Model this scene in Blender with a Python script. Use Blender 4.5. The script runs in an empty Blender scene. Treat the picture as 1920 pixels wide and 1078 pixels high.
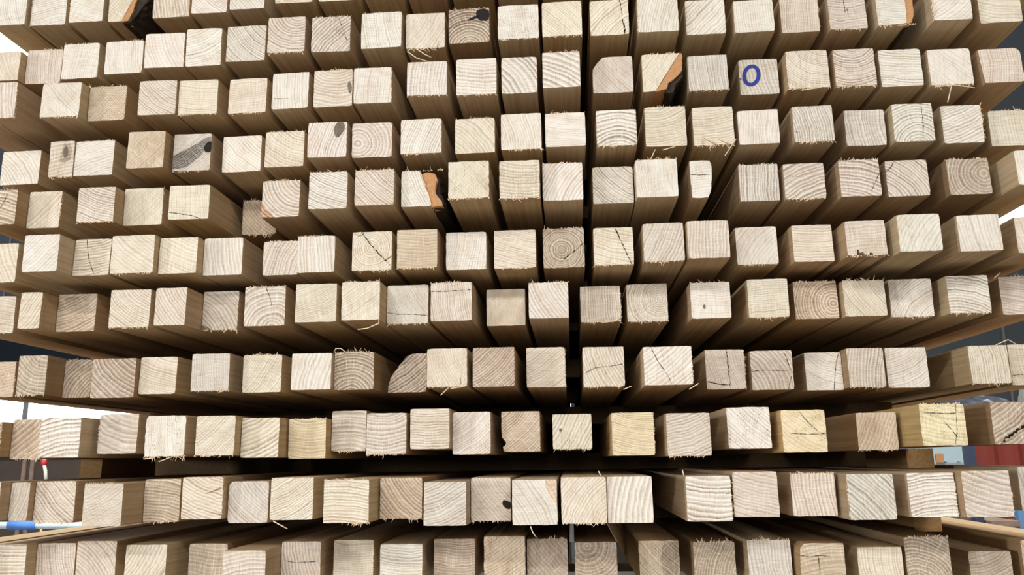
import bpy, bmesh, math, random
from mathutils import Matrix, Vector

# ------------------------------------------------------------------ camera
F_PX, VPX, VPY, ROLL = 1520.0, 1072.0, 861.0, -0.0146
CAM_H = 1.15
_a, _b = VPX - 960.0, VPY - 539.0
_c, _s = math.cos(ROLL), math.sin(ROLL)
_ax, _by = _c * _a + _s * _b, -_s * _a + _c * _b
PITCH = math.atan2(_by, F_PX)
YAW = math.atan(_ax / F_PX * math.cos(PITCH))
FW = Vector((-math.sin(YAW) * math.cos(PITCH), math.cos(YAW) * math.cos(PITCH), math.sin(PITCH)))
RT = Vector((math.cos(YAW), math.sin(YAW), 0))
UP = RT.cross(FW)


def ray(x, y):
    """slopes (dX/dY, dZ/dY) of the sight line through a photograph point"""
    a, b = x - 960.0, y - 539.0
    d = FW + RT * ((_c * a + _s * b) / F_PX) + UP * (-(-_s * a + _c * b) / F_PX)
    return d.x / d.y, d.z / d.y


scene = bpy.context.scene
COL = scene.collection
cam_data = bpy.data.cameras.new('camera')
cam_data.sensor_width = 36.0
cam_data.lens = F_PX / 1920.0 * 36.0
cam_data.clip_start = 0.02
cam_data.clip_end = 100
cam = bpy.data.objects.new('camera', cam_data)
COL.objects.link(cam)
cr = RT * _c + UP * _s
cu = UP * _c - RT * _s
m = Matrix((cr, cu, -FW)).transposed().to_4x4()
m.translation = Vector((0, 0, CAM_H))
cam.matrix_world = m
scene.camera = cam

# ------------------------------------------------------------------ world, lights, exposure
world = bpy.data.worlds.new('hall_air')
world.use_nodes = True
world.node_tree.nodes['Background'].inputs[0].default_value = (0.75, 0.85, 1.0, 1)
world.node_tree.nodes['Background'].inputs[1].default_value = 0.06
scene.world = world
vs = scene.view_settings
vs.view_transform = 'Standard'
vs.look = 'None'
vs.gamma = 1.0
vs.use_curve_mapping = False
vs.exposure = -0.36


def area_light(name, loc, target, sx, sy, power, color=(1, 1, 1)):
    l = bpy.data.lights.new(name, 'AREA')
    l.shape = 'RECTANGLE'
    l.size, l.size_y = sx, sy
    l.energy = power
    l.color = color
    o = bpy.data.objects.new(name, l)
    COL.objects.link(o)
    o.location = loc
    o.rotation_euler = (Vector(target) - Vector(loc)).to_track_quat('-Z', 'Y').to_euler()
    return o


# ceiling lamps of the hall in front of the stack (fixtures are built below) and the open loading door behind the photographer
LAMPS = [(-1.7, -2.0, 3.2, 125), (1.0, -2.4, 3.2, 125), (1.7, 2.6, 3.6, 200), (-2.1, 2.8, 3.6, 240)]
for lx, ly, lz, pw in LAMPS:
    area_light('hall_lamp_light', (lx, ly, lz - 0.06), (lx, ly, 0), 1.3, 0.22, pw, (1.0, 0.967, 0.91))
area_light('loading_door_daylight', (0.2, -5.6, 3.0), (0, 1, 1.3), 3.6, 1.6, 210, (1.0, 0.975, 0.935))

area_light('side_window_daylight', (-8.3, -4.4, 1.75), (0, 1, 1.4), 0.9, 0.9, 480, (0.97, 0.985, 1.0))

random.seed(7)
RND = random.Random(11)


# ------------------------------------------------------------------ materials
class NT:
    def __init__(self, name):
        self.m = bpy.data.materials.new(name)
        self.m.use_nodes = True
        self.t = self.m.node_tree
        self.b = self.t.nodes['Principled BSDF']

    def n(self, kind, **kw):
        nd = self.t.nodes.new(kind)
        for k, v in kw.items():
            setattr(nd, k, v)
        return nd

    def link(self, a, b):
        self.t.links.new(a, b)

    def val(self, sock, v):
        if isinstance(v, (int, float)):
            sock.default_value = v
        elif isinstance(v, (tuple, list)):
            sock.default_value = v
        else:
            self.link(v, sock)

    def math(self, op, a, b=0.0, c=0.0, clamp=False):
        nd = self.n('ShaderNodeMath', operation=op, use_clamp=clamp)
        self.val(nd.inputs[0], a)
        self.val(nd.inputs[1], b)
        if len(nd.inputs) > 2:
            self.val(nd.inputs[2], c)
        return nd.outputs[0]

    def mr(self, v, a, b, c=0.0, d=1.0, smooth=True):
        nd = self.n('ShaderNodeMapRange')
        nd.interpolation_type = 'SMOOTHSTEP' if smooth else 'LINEAR'
        self.val(nd.inputs['Value'], v)
        for k, x in zip(('From Min', 'From Max', 'To Min', 'To Max'), (a, b, c, d)):
            self.val(nd.inputs[k], x)
        return nd.outputs['Result']

    def vec(self, x, y, z):
        nd = self.n('ShaderNodeCombineXYZ')
        for i, v in enumerate((x, y, z)):
            self.val(nd.inputs[i], v)
        return nd.outputs[0]

    def noise(self, vec, scale=1.0, detail=2.0, rough=0.5):
        nd = self.n('ShaderNodeTexNoise')
        self.link(vec, nd.inputs['Vector'])
        nd.inputs['Scale'].default_value = scale
        nd.inputs['Detail'].default_value = detail
        nd.inputs['Roughness'].default_value = rough
        return nd.outputs['Fac']

    def mix(self, fac, a, b, mode='MIX'):
        nd = self.n('ShaderNodeMix', data_type='RGBA', blend_type=mode)
        self.val(nd.inputs[0], fac)
        self.val(nd.inputs[6], a)
        self.val(nd.inputs[7], b)
        return nd.outputs[2]

    def attr(self, name, out='Vector'):
        nd = self.n('ShaderNodeAttribute', attribute_type='OBJECT', attribute_name=name)
        return nd.outputs[out]

    def sep(self, v):
        nd = self.n('ShaderNodeSeparateXYZ')
        self.link(v, nd.inputs[0])
        return nd.outputs

    def bump(self, h, strength, dist):
        nd = self.n('ShaderNodeBump')
        nd.inputs['Strength'].default_value = strength
        nd.inputs['Distance'].default_value = dist
        self.link(h, nd.inputs['Height'])
        self.link(nd.outputs[0], self.b.inputs['Normal'])

    def base(self, c, rough=0.8, spec=0.2):
        self.val(self.b.inputs['Base Color'], c)
        self.b.inputs['Roughness'].default_value = rough
        self.b.inputs['Specular IOR Level'].default_value = spec


def end_grain_material():
    k = NT('end_grain_wood')
    co = k.n('ShaderNodeTexCoord').outputs['Object']
    X, Y, Z = k.sep(co)
    px, pz, seed = k.sep(k.attr('pith'))
    freq, stren, saw = k.sep(k.attr('grain'))
    tone = k.attr('tone', 'Color')
    # wobble
    wv = k.vec(k.math('ADD', X, seed), Z, seed)
    wob = k.math('SUBTRACT', k.noise(wv, 45, 2), 0.5)
    wob2 = k.math('SUBTRACT', k.noise(wv, 260, 2), 0.5)
    dx = k.math('SUBTRACT', X, px)
    dz = k.math('SUBTRACT', Z, pz)
    r = k.math('SQRT', k.math('ADD', k.math('MULTIPLY', dx, dx), k.math('MULTIPLY', dz, dz)))
    r = k.math('ADD', r, k.math('ADD', k.math('MULTIPLY', wob, 0.006), k.math('MULTIPLY', wob2, 0.0009)))
    pd = k.math('SQRT', k.math('ADD', k.math('MULTIPLY', px, px), k.math('MULTIPLY', k.math('SUBTRACT', pz, 0.025), k.math('SUBTRACT', pz, 0.025))))
    pd = k.math('MAXIMUM', pd, 0.02)
    ang = k.math('MULTIPLY', k.math('ARCTAN2', dz, dx), pd)
    ph = k.math('MULTIPLY', r, freq)
    slow = k.noise(k.vec(k.math('MULTIPLY', ph, 0.45), seed, 0.0), 1.0, 1)
    ph = k.math('ADD', ph, k.math('MULTIPLY', slow, 1.6))
    t = k.math('FRACT', ph)
    line = k.math('MULTIPLY', k.mr(t, 0.25, 0.86), k.mr(t, 0.9, 1.0, 1.0, 0.0))
    # each year differs, and the line breaks up along its length
    yr = k.noise(k.vec(k.math('FLOOR', ph), seed, 3.0), 3.7, 0)
    brk = k.noise(k.vec(k.math('MULTIPLY', ph, 2.0), k.math('MULTIPLY', ang, 420.0), seed), 1.0, 2)
    dark = k.math('MULTIPLY', line, k.math('MULTIPLY', k.mr(yr, 0.25, 0.7, 0.35, 1.0), k.mr(brk, 0.2, 0.65, 0.45, 1.0)))
    dark = k.math('MULTIPLY', dark, stren)
    # rays: thin pale streaks running out from the pith
    rayn = k.noise(k.vec(k.math('MULTIPLY', ang, 900.0), k.math('MULTIPLY', r, 40.0), seed), 1.0, 2)
    rays = k.mr(rayn, 0.54, 0.66)
    # pores
    pore = k.noise(k.vec(k.math('MULTIPLY', ph, 7.0), k.math('MULTIPLY', ang, 1500.0), seed), 1.0, 2)
    pores = k.math('MULTIPLY', k.mr(pore, 0.55, 0.75), k.mr(t, 0.0, 0.5, 1.0, 0.35))
    # saw marks across the cut
    sv1 = k.noise(k.vec(k.math('MULTIPLY', X, 1500.0), k.math('MULTIPLY', Z, 45.0), seed), 1.0, 2)
    sv2 = k.noise(k.vec(k.math('MULTIPLY', X, 45.0), k.math('MULTIPLY', Z, 1500.0), seed), 1.0, 2)
    sm = k.math('ADD', k.math('MULTIPLY', sv1, saw), k.math('MULTIPLY', sv2, k.math('SUBTRACT', 1.0, saw)))
    # broad heartwood / sapwood drift
    drift = k.noise(k.vec(k.math('MULTIPLY', ph, 0.16), k.math('MULTIPLY', ang, 18.0), k.math('ADD', seed, 9.0)), 1.0, 2)
    blot = k.noise(wv, 60, 3, 0.6)
    col = k.mix(k.mr(drift, 0.35, 0.75, 0.0, 0.5), tone, (0.80, 0.70, 0.61, 1), 'MULTIPLY')
    col = k.mix(k.mr(blot, 0.42, 0.72, 0.0, 0.35), col, (0.78, 0.72, 0.66, 1), 'MULTIPLY')
    col = k.mix(k.math('MULTIPLY', rays, 0.3), col, (0.93, 0.88, 0.80, 1))
    pale = k.math('MULTIPLY', k.mr(t, 0.02, 0.12), k.mr(t, 0.16, 0.34, 1.0, 0.0))
    col = k.mix(k.math('MULTIPLY', pale, k.math('MULTIPLY', stren, 0.5)), col, (0.92, 0.885, 0.82, 1))
    col = k.mix(dark, col, (0.31, 0.24, 0.19, 1), 'MULTIPLY')
    vor = k.n('ShaderNodeTexVoronoi')
    k.link(k.vec(k.math('MULTIPLY', X, 420.0), k.math('MULTIPLY', Z, 420.0), seed), vor.inputs['Vector'])
    vor.inputs['Scale'].default_value = 1.0
    dots = k.math('MULTIPLY', k.mr(vor.outputs['Distance'], 0.16, 0.28, 1.0, 0.0), k.mr(blot, 0.45, 0.6))
    col = k.mix(k.math('MULTIPLY', dots, k.attr('speckle', 'Fac')), col, (0.2, 0.15, 0.12, 1), 'MULTIPLY')
    col = k.mix(k.math('MULTIPLY', pores, 0.42), col, (0.5, 0.4, 0.32, 1), 'MULTIPLY')
    col = k.mix(k.mr(sm, 0.5, 0.75, 0.0, 0.52), col, (0.62, 0.54, 0.47, 1), 'MULTIPLY')
    col = k.mix(k.mr(sm, 0.2, 0.5, 0.22, 0.0), col, (0.95, 0.92, 0.87, 1))
    k.base(col, 0.9, 0.12)
    h = k.math('ADD', k.math('MULTIPLY', sm, 0.8), k.math('ADD', k.math('MULTIPLY', dark, 0.6), k.math('MULTIPLY', blot, 0.6)))
    k.bump(h, 0.6, 0.0007)
    return k.m


def side_grain_material():
    k = NT('long_grain_wood')
    co = k.n('ShaderNodeTexCoord').outputs['Object']
    X, Y, Z = k.sep(co)
    px, pz, seed = k.sep(k.attr('pith'))
    tone = k.attr('tone', 'Color')
    xz = k.math('ADD', X, Z)
    df = k.math('SUBTRACT', X, Z)
    n1 = k.noise(k.vec(k.math('MULTIPLY', xz, 130.0), k.math('MULTIPLY', Y, 3.0), k.math('ADD', seed, k.math('MULTIPLY', df, 130.0))), 1.0, 3, 0.6)
    n2 = k.noise(k.vec(k.math('MULTIPLY', xz, 700.0), k.math('MULTIPLY', Y, 14.0), k.math('ADD', seed, k.math('MULTIPLY', df, 700.0))), 1.0, 2)
    kerf = k.noise(k.vec(k.math('MULTIPLY', Y, 420.0), k.math('MULTIPLY', xz, 6.0), seed), 1.0, 2)
    big = k.noise(k.vec(k.math('MULTIPLY', X, 10.0), k.math('MULTIPLY', Y, 5.0), seed), 1.0, 2)
    col = k.mix(1.0, tone, (0.70, 0.592, 0.44, 1), 'MULTIPLY')
    col = k.mix(k.mr(n1, 0.35, 0.7, 0.0, 0.55), col, (0.72, 0.58, 0.44, 1), 'MULTIPLY')
    col = k.mix(k.mr(n2, 0.45, 0.75, 0.0, 0.4), col, (0.66, 0.54, 0.43, 1), 'MULTIPLY')
    col = k.mix(k.mr(kerf, 0.5, 0.8, 0.0, 0.3), col, (0.7, 0.6, 0.5, 1), 'MULTIPLY')
    col = k.mix(k.mr(big, 0.4, 0.7, 0.0, 0.35), col, (0.8, 0.64, 0.5, 1), 'MULTIPLY')
    k.base(col, 0.8, 0.15)
    k.bump(k.math('ADD', n2, kerf), 0.3, 0.0004)
    return k.m


def plain(name, c, rough=0.7, spec=0.25, scale=30.0, var=0.25, metal=0.0, bump=0.0):
    k = NT(name)
    co = k.n('ShaderNodeTexCoord').outputs['Object']
    n = k.noise(co, scale, 4, 0.6)
    lo = tuple(v * (1 - var) for v in c) + (1,)
    hi = tuple(min(1, v * (1 + var)) for v in c) + (1,)
    k.base(k.mix(n, lo, hi), rough, spec)
    k.b.inputs['Metallic'].default_value = metal
    if bump:
        k.bump(n, 0.6, bump)
    return k.m


def glow(name, c, strength):
    k = NT(name)
    k.base(c + (1,), 0.5)
    k.val(k.b.inputs['Emission Color'], c + (1,))
    k.b.inputs['Emission Strength'].default_value = strength
    return k.m


M_END = end_grain_material()
M_SIDE = side_grain_material()
M_CRACK = plain('dark_check', (0.02, 0.014, 0.01), 0.9, 0.05)
M_SPL = plain('pale_splinter_wood', (0.78, 0.62, 0.44), 0.85, 0.1, 200)
M_BARK = plain('dark_bark', (0.045, 0.035, 0.028), 0.95, 0.1, 160, 0.7, bump=0.004)
M_INBARK = plain('orange_inner_bark', (0.50, 0.27, 0.13), 0.9, 0.1, 300, 0.45, bump=0.001)
M_KNOT = plain('black_knot', (0.022, 0.018, 0.016), 0.85, 0.15, 250, 0.6, bump=0.001)
M_KNOTG = plain('grey_knot', (0.17, 0.14, 0.11), 0.85, 0.15, 110, 0.8, bump=0.001)
M_INK = plain('blue_marker_ink', (0.012, 0.03, 0.25), 0.6, 0.3, 200, 0.2)


def mesh(name, verts, faces, mats, parent=None, loc=(0, 0, 0), idx=None, smooth=False):
    me = bpy.data.meshes.new(name)
    me.from_pydata(verts, [], faces)
    for mt in (mats if isinstance(mats, (list, tuple)) else [mats]):
        me.materials.append(mt)
    if idx:
        me.polygons.foreach_set('material_index', idx)
    if smooth:
        me.polygons.foreach_set('use_smooth', [True] * len(me.polygons))
    me.update()
    o = bpy.data.objects.new(name, me)
    COL.objects.link(o)
    o.location = loc
    if parent:
        o.parent = parent
    return o


def tag(o, label, cat, group=None, kind=None):
    o['label'] = label
    o['category'] = cat
    if group:
        o['group'] = group
    if kind:
        o['kind'] = kind
    return o


def struct(o):
    o['kind'] = 'structure'
    return o


def box_data(x0, x1, y0, y1, z0, z1, V, Fc):
    b = len(V)
    V += [(x0, y0, z0), (x1, y0, z0), (x1, y1, z0), (x0, y1, z0), (x0, y0, z1), (x1, y0, z1), (x1, y1, z1), (x0, y1, z1)]
    Fc += [tuple(b + i for i in f) for f in ((0, 3, 2, 1), (4, 5, 6, 7), (0, 1, 5, 4), (1, 2, 6, 5), (2, 3, 7, 6), (3, 0, 4, 7))]


def boxes(name, lst, mat, parent=None, loc=(0, 0, 0)):
    V, Fc = [], []
    for b in lst:
        box_data(*b, V, Fc)
    return mesh(name, V, Fc, mat, parent, loc)


def tube(name, pts, rad, mat, parent=None, loc=(0, 0, 0), seg=8):
    V, Fc = [], []
    pts = [Vector(p) for p in pts]
    for i, p in enumerate(pts):
        d = (pts[min(i + 1, len(pts) - 1)] - pts[max(i - 1, 0)]).normalized()
        a = d.orthogonal().normalized()
        b = d.cross(a)
        for j in range(seg):
            t = 2 * math.pi * j / seg
            V.append(tuple(p + (a * math.cos(t) + b * math.sin(t)) * rad))
    for i in range(len(pts) - 1):
        for j in range(seg):
            Fc.append((i * seg + j, i * seg + (j + 1) % seg, (i + 1) * seg + (j + 1) % seg, (i + 1) * seg + j))
    Fc.append(tuple(range(seg))[::-1])
    Fc.append(tuple(range((len(pts) - 1) * seg, len(pts) * seg)))
    return mesh(name, V, Fc, mat, parent, loc, smooth=True)


def empty(name, loc):
    o = bpy.data.objects.new(name, None)
    COL.objects.link(o)
    o.location = loc
    return o

# ------------------------------------------------------------------ the hall around the stack
M_BOARDP = plain('plywood', (0.5, 0.38, 0.25), 0.8, 0.15, 12, 0.2)
M_ADDCOVER = plain('added_dark_cover', (0.03, 0.024, 0.02), 0.7, 0.15, 9, 0.3)  # dark cover of the packs added to block light
M_WALL = plain('grey_blue_wall_panels', (0.17, 0.20, 0.235), 0.6, 0.3, 3, 0.15)
M_SIDEW = plain('pale_plaster', (0.55, 0.54, 0.52), 0.85, 0.1, 4, 0.1)
M_FLOOR = plain('concrete', (0.25, 0.225, 0.19), 0.8, 0.2, 2.5, 0.25, bump=0.002)
M_CEIL = plain('white_ceiling', (0.62, 0.62, 0.6), 0.9, 0.1, 3, 0.06)
M_DARK = plain('dark_navy_paint', (0.02, 0.03, 0.045), 0.6, 0.2)
M_STEEL = plain('galvanised_steel', (0.45, 0.47, 0.49), 0.45, 0.4, 20, 0.2, metal=0.6)
M_DAY = glow('daylight_pane', (0.82, 0.93, 1.0), 9.0)
M_LAMPGLOW = glow('lamp_tube', (1.0, 0.97, 0.92), 7.0)
HX0, HX1, HY0, HY1, HH = -8.5, 8.5, -6.0, 10.0, 8.2

struct(boxes('floor', [(HX0, HX1, HY0, HY1, -0.1, 0)], M_FLOOR))
struct(boxes('ceiling', [(HX0, HX1, HY0, HY1, HH, HH + 0.1)], M_CEIL))
struct(boxes('wall_left', [(HX0 - 0.1, HX0, HY0, HY1, 0, HH)], M_SIDEW))
struct(boxes('wall_right', [(HX1, HX1 + 0.1, HY0, HY1, 0, HH)], M_SIDEW))
struct(boxes('wall_front', [(HX0, -2, HY0 - 0.1, HY0, 0, HH), (2.4, HX1, HY0 - 0.1, HY0, 0, HH), (-2, 2.4, HY0 - 0.1, HY0, 3.8, HH)], M_SIDEW))
wb = struct(boxes('wall_back', [(HX0, HX1, HY1, HY1 + 0.1, 0, HH)], M_WALL))
for i in range(17):
    x = HX0 + 0.02 + i * 1.05
    boxes('seam', [(x, x + 0.03, HY1 - 0.02, HY1 + 0.001, 0, HH)], M_STEEL, wb)


def window(n, x0, x1, z0, z1, posts=()):
    w = struct(boxes('window_%d' % n, [(x0, x1, HY1 - 0.03, HY1 - 0.022, z0, z1)], M_DAY))
    t = 0.06
    boxes('window_frame', [(x0 - t, x1 + t, HY1 - 0.07, HY1 - 0.02, z0 - t, z0), (x0 - t, x1 + t, HY1 - 0.07, HY1 - 0.02, z1, z1 + t), (x0 - t, x0, HY1 - 0.07, HY1 - 0.02, z0, z1), (x1, x1 + t, HY1 - 0.07, HY1 - 0.02, z0, z1)], M_DARK, w)
    for p in posts:
        boxes('mullion', [(p - 0.035, p + 0.035, HY1 - 0.08, HY1 - 0.035, z0, z1)], M_STEEL, w)


w4 = struct(boxes('window_4', [(HX0 + 0.02, HX0 + 0.03, -4.85, -3.95, 1.3, 2.2)], M_DAY))
boxes('window_frame', [(HX0, HX0 + 0.06, -4.91, -4.85, 1.24, 2.26), (HX0, HX0 + 0.06, -3.95, -3.89, 1.24, 2.26), (HX0, HX0 + 0.06, -4.85, -3.95, 1.24, 1.3), (HX0, HX0 + 0.06, -4.85, -3.95, 2.2, 2.26)], M_DARK, w4)
window(1, -8.0, -5.0, 1.25, 2.1, (-6.9,))
window(5, -0.7, 0.9, 1.3, 2.2)
window(2, 5.25, 6.6, 3.85, 4.5)
window(3, -8.35, -7.1, 6.6, 7.7)
struct(boxes('trim_1', [(-8.4, -4.5, HY1 - 0.06, HY1 - 0.021, 2.25, 2.95)], M_DARK))


def lamp(i, x, y, z):
    e = empty('ceiling_lamp', (x, y, z))
    boxes('lamp_housing', [(-0.72, 0.72, -0.16, 0.16, 0.0, 0.09)], M_STEEL, e)
    for s in (-0.07, 0.07):
        tube('lamp_tube', [(-0.66, s, -0.02), (0.66, s, -0.02)], 0.016, M_LAMPGLOW, e)
    for s in (-0.5, 0.5):
        tube('suspension_rod', [(s, 0, 0.09), (s, 0, HH - z)], 0.006, M_STEEL, e, seg=6)
    tag(e, ['hanging twin tube lamp in front of the stack towards the left', 'hanging twin tube lamp in front of the stack towards the right',
            'hanging twin tube lamp behind the stack on the right', 'hanging twin tube lamp behind the stack on the left'][i], 'lamp', 'hall lamps')


for i, (lx, ly, lz, pw) in enumerate(LAMPS):
    lamp(i, lx, ly, lz)

# ------------------------------------------------------------------ the battens
TONES = {'W': (0.78, 0.745, 0.685), 'C': (0.74, 0.675, 0.565), 'P': (0.67, 0.595, 0.52), 'T': (0.61, 0.50, 0.375),
         'B': (0.47, 0.385, 0.30), 'G': (0.64, 0.60, 0.545), 'Y': (0.77, 0.67, 0.45)}
TONEWORD = {'W': 'pale', 'C': 'cream', 'P': 'pinkish', 'T': 'tan', 'B': 'brown', 'G': 'greyish', 'Y': 'yellowish'}
ORD = ['', 'first', 'second', 'third', 'fourth', 'fifth', 'sixth', 'seventh', 'eighth', 'ninth', 'tenth', 'eleventh', 'twelfth', 'thirteenth', 'fourteenth',
       'fifteenth', 'sixteenth', 'seventeenth', 'eighteenth', 'nineteenth', 'twentieth', 'twenty-first', 'twenty-second', 'twenty-third', 'twenty-fourth']
LAYER = ['topmost layer', 'second layer down', 'third layer down', 'fourth layer down', 'fifth layer down', 'sixth layer down', 'seventh layer down',
         'eighth layer down', 'ninth layer down', 'tenth layer down', 'bottom layer']
WN, HN, LEN = 0.0522, 0.0502, 2.2

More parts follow.
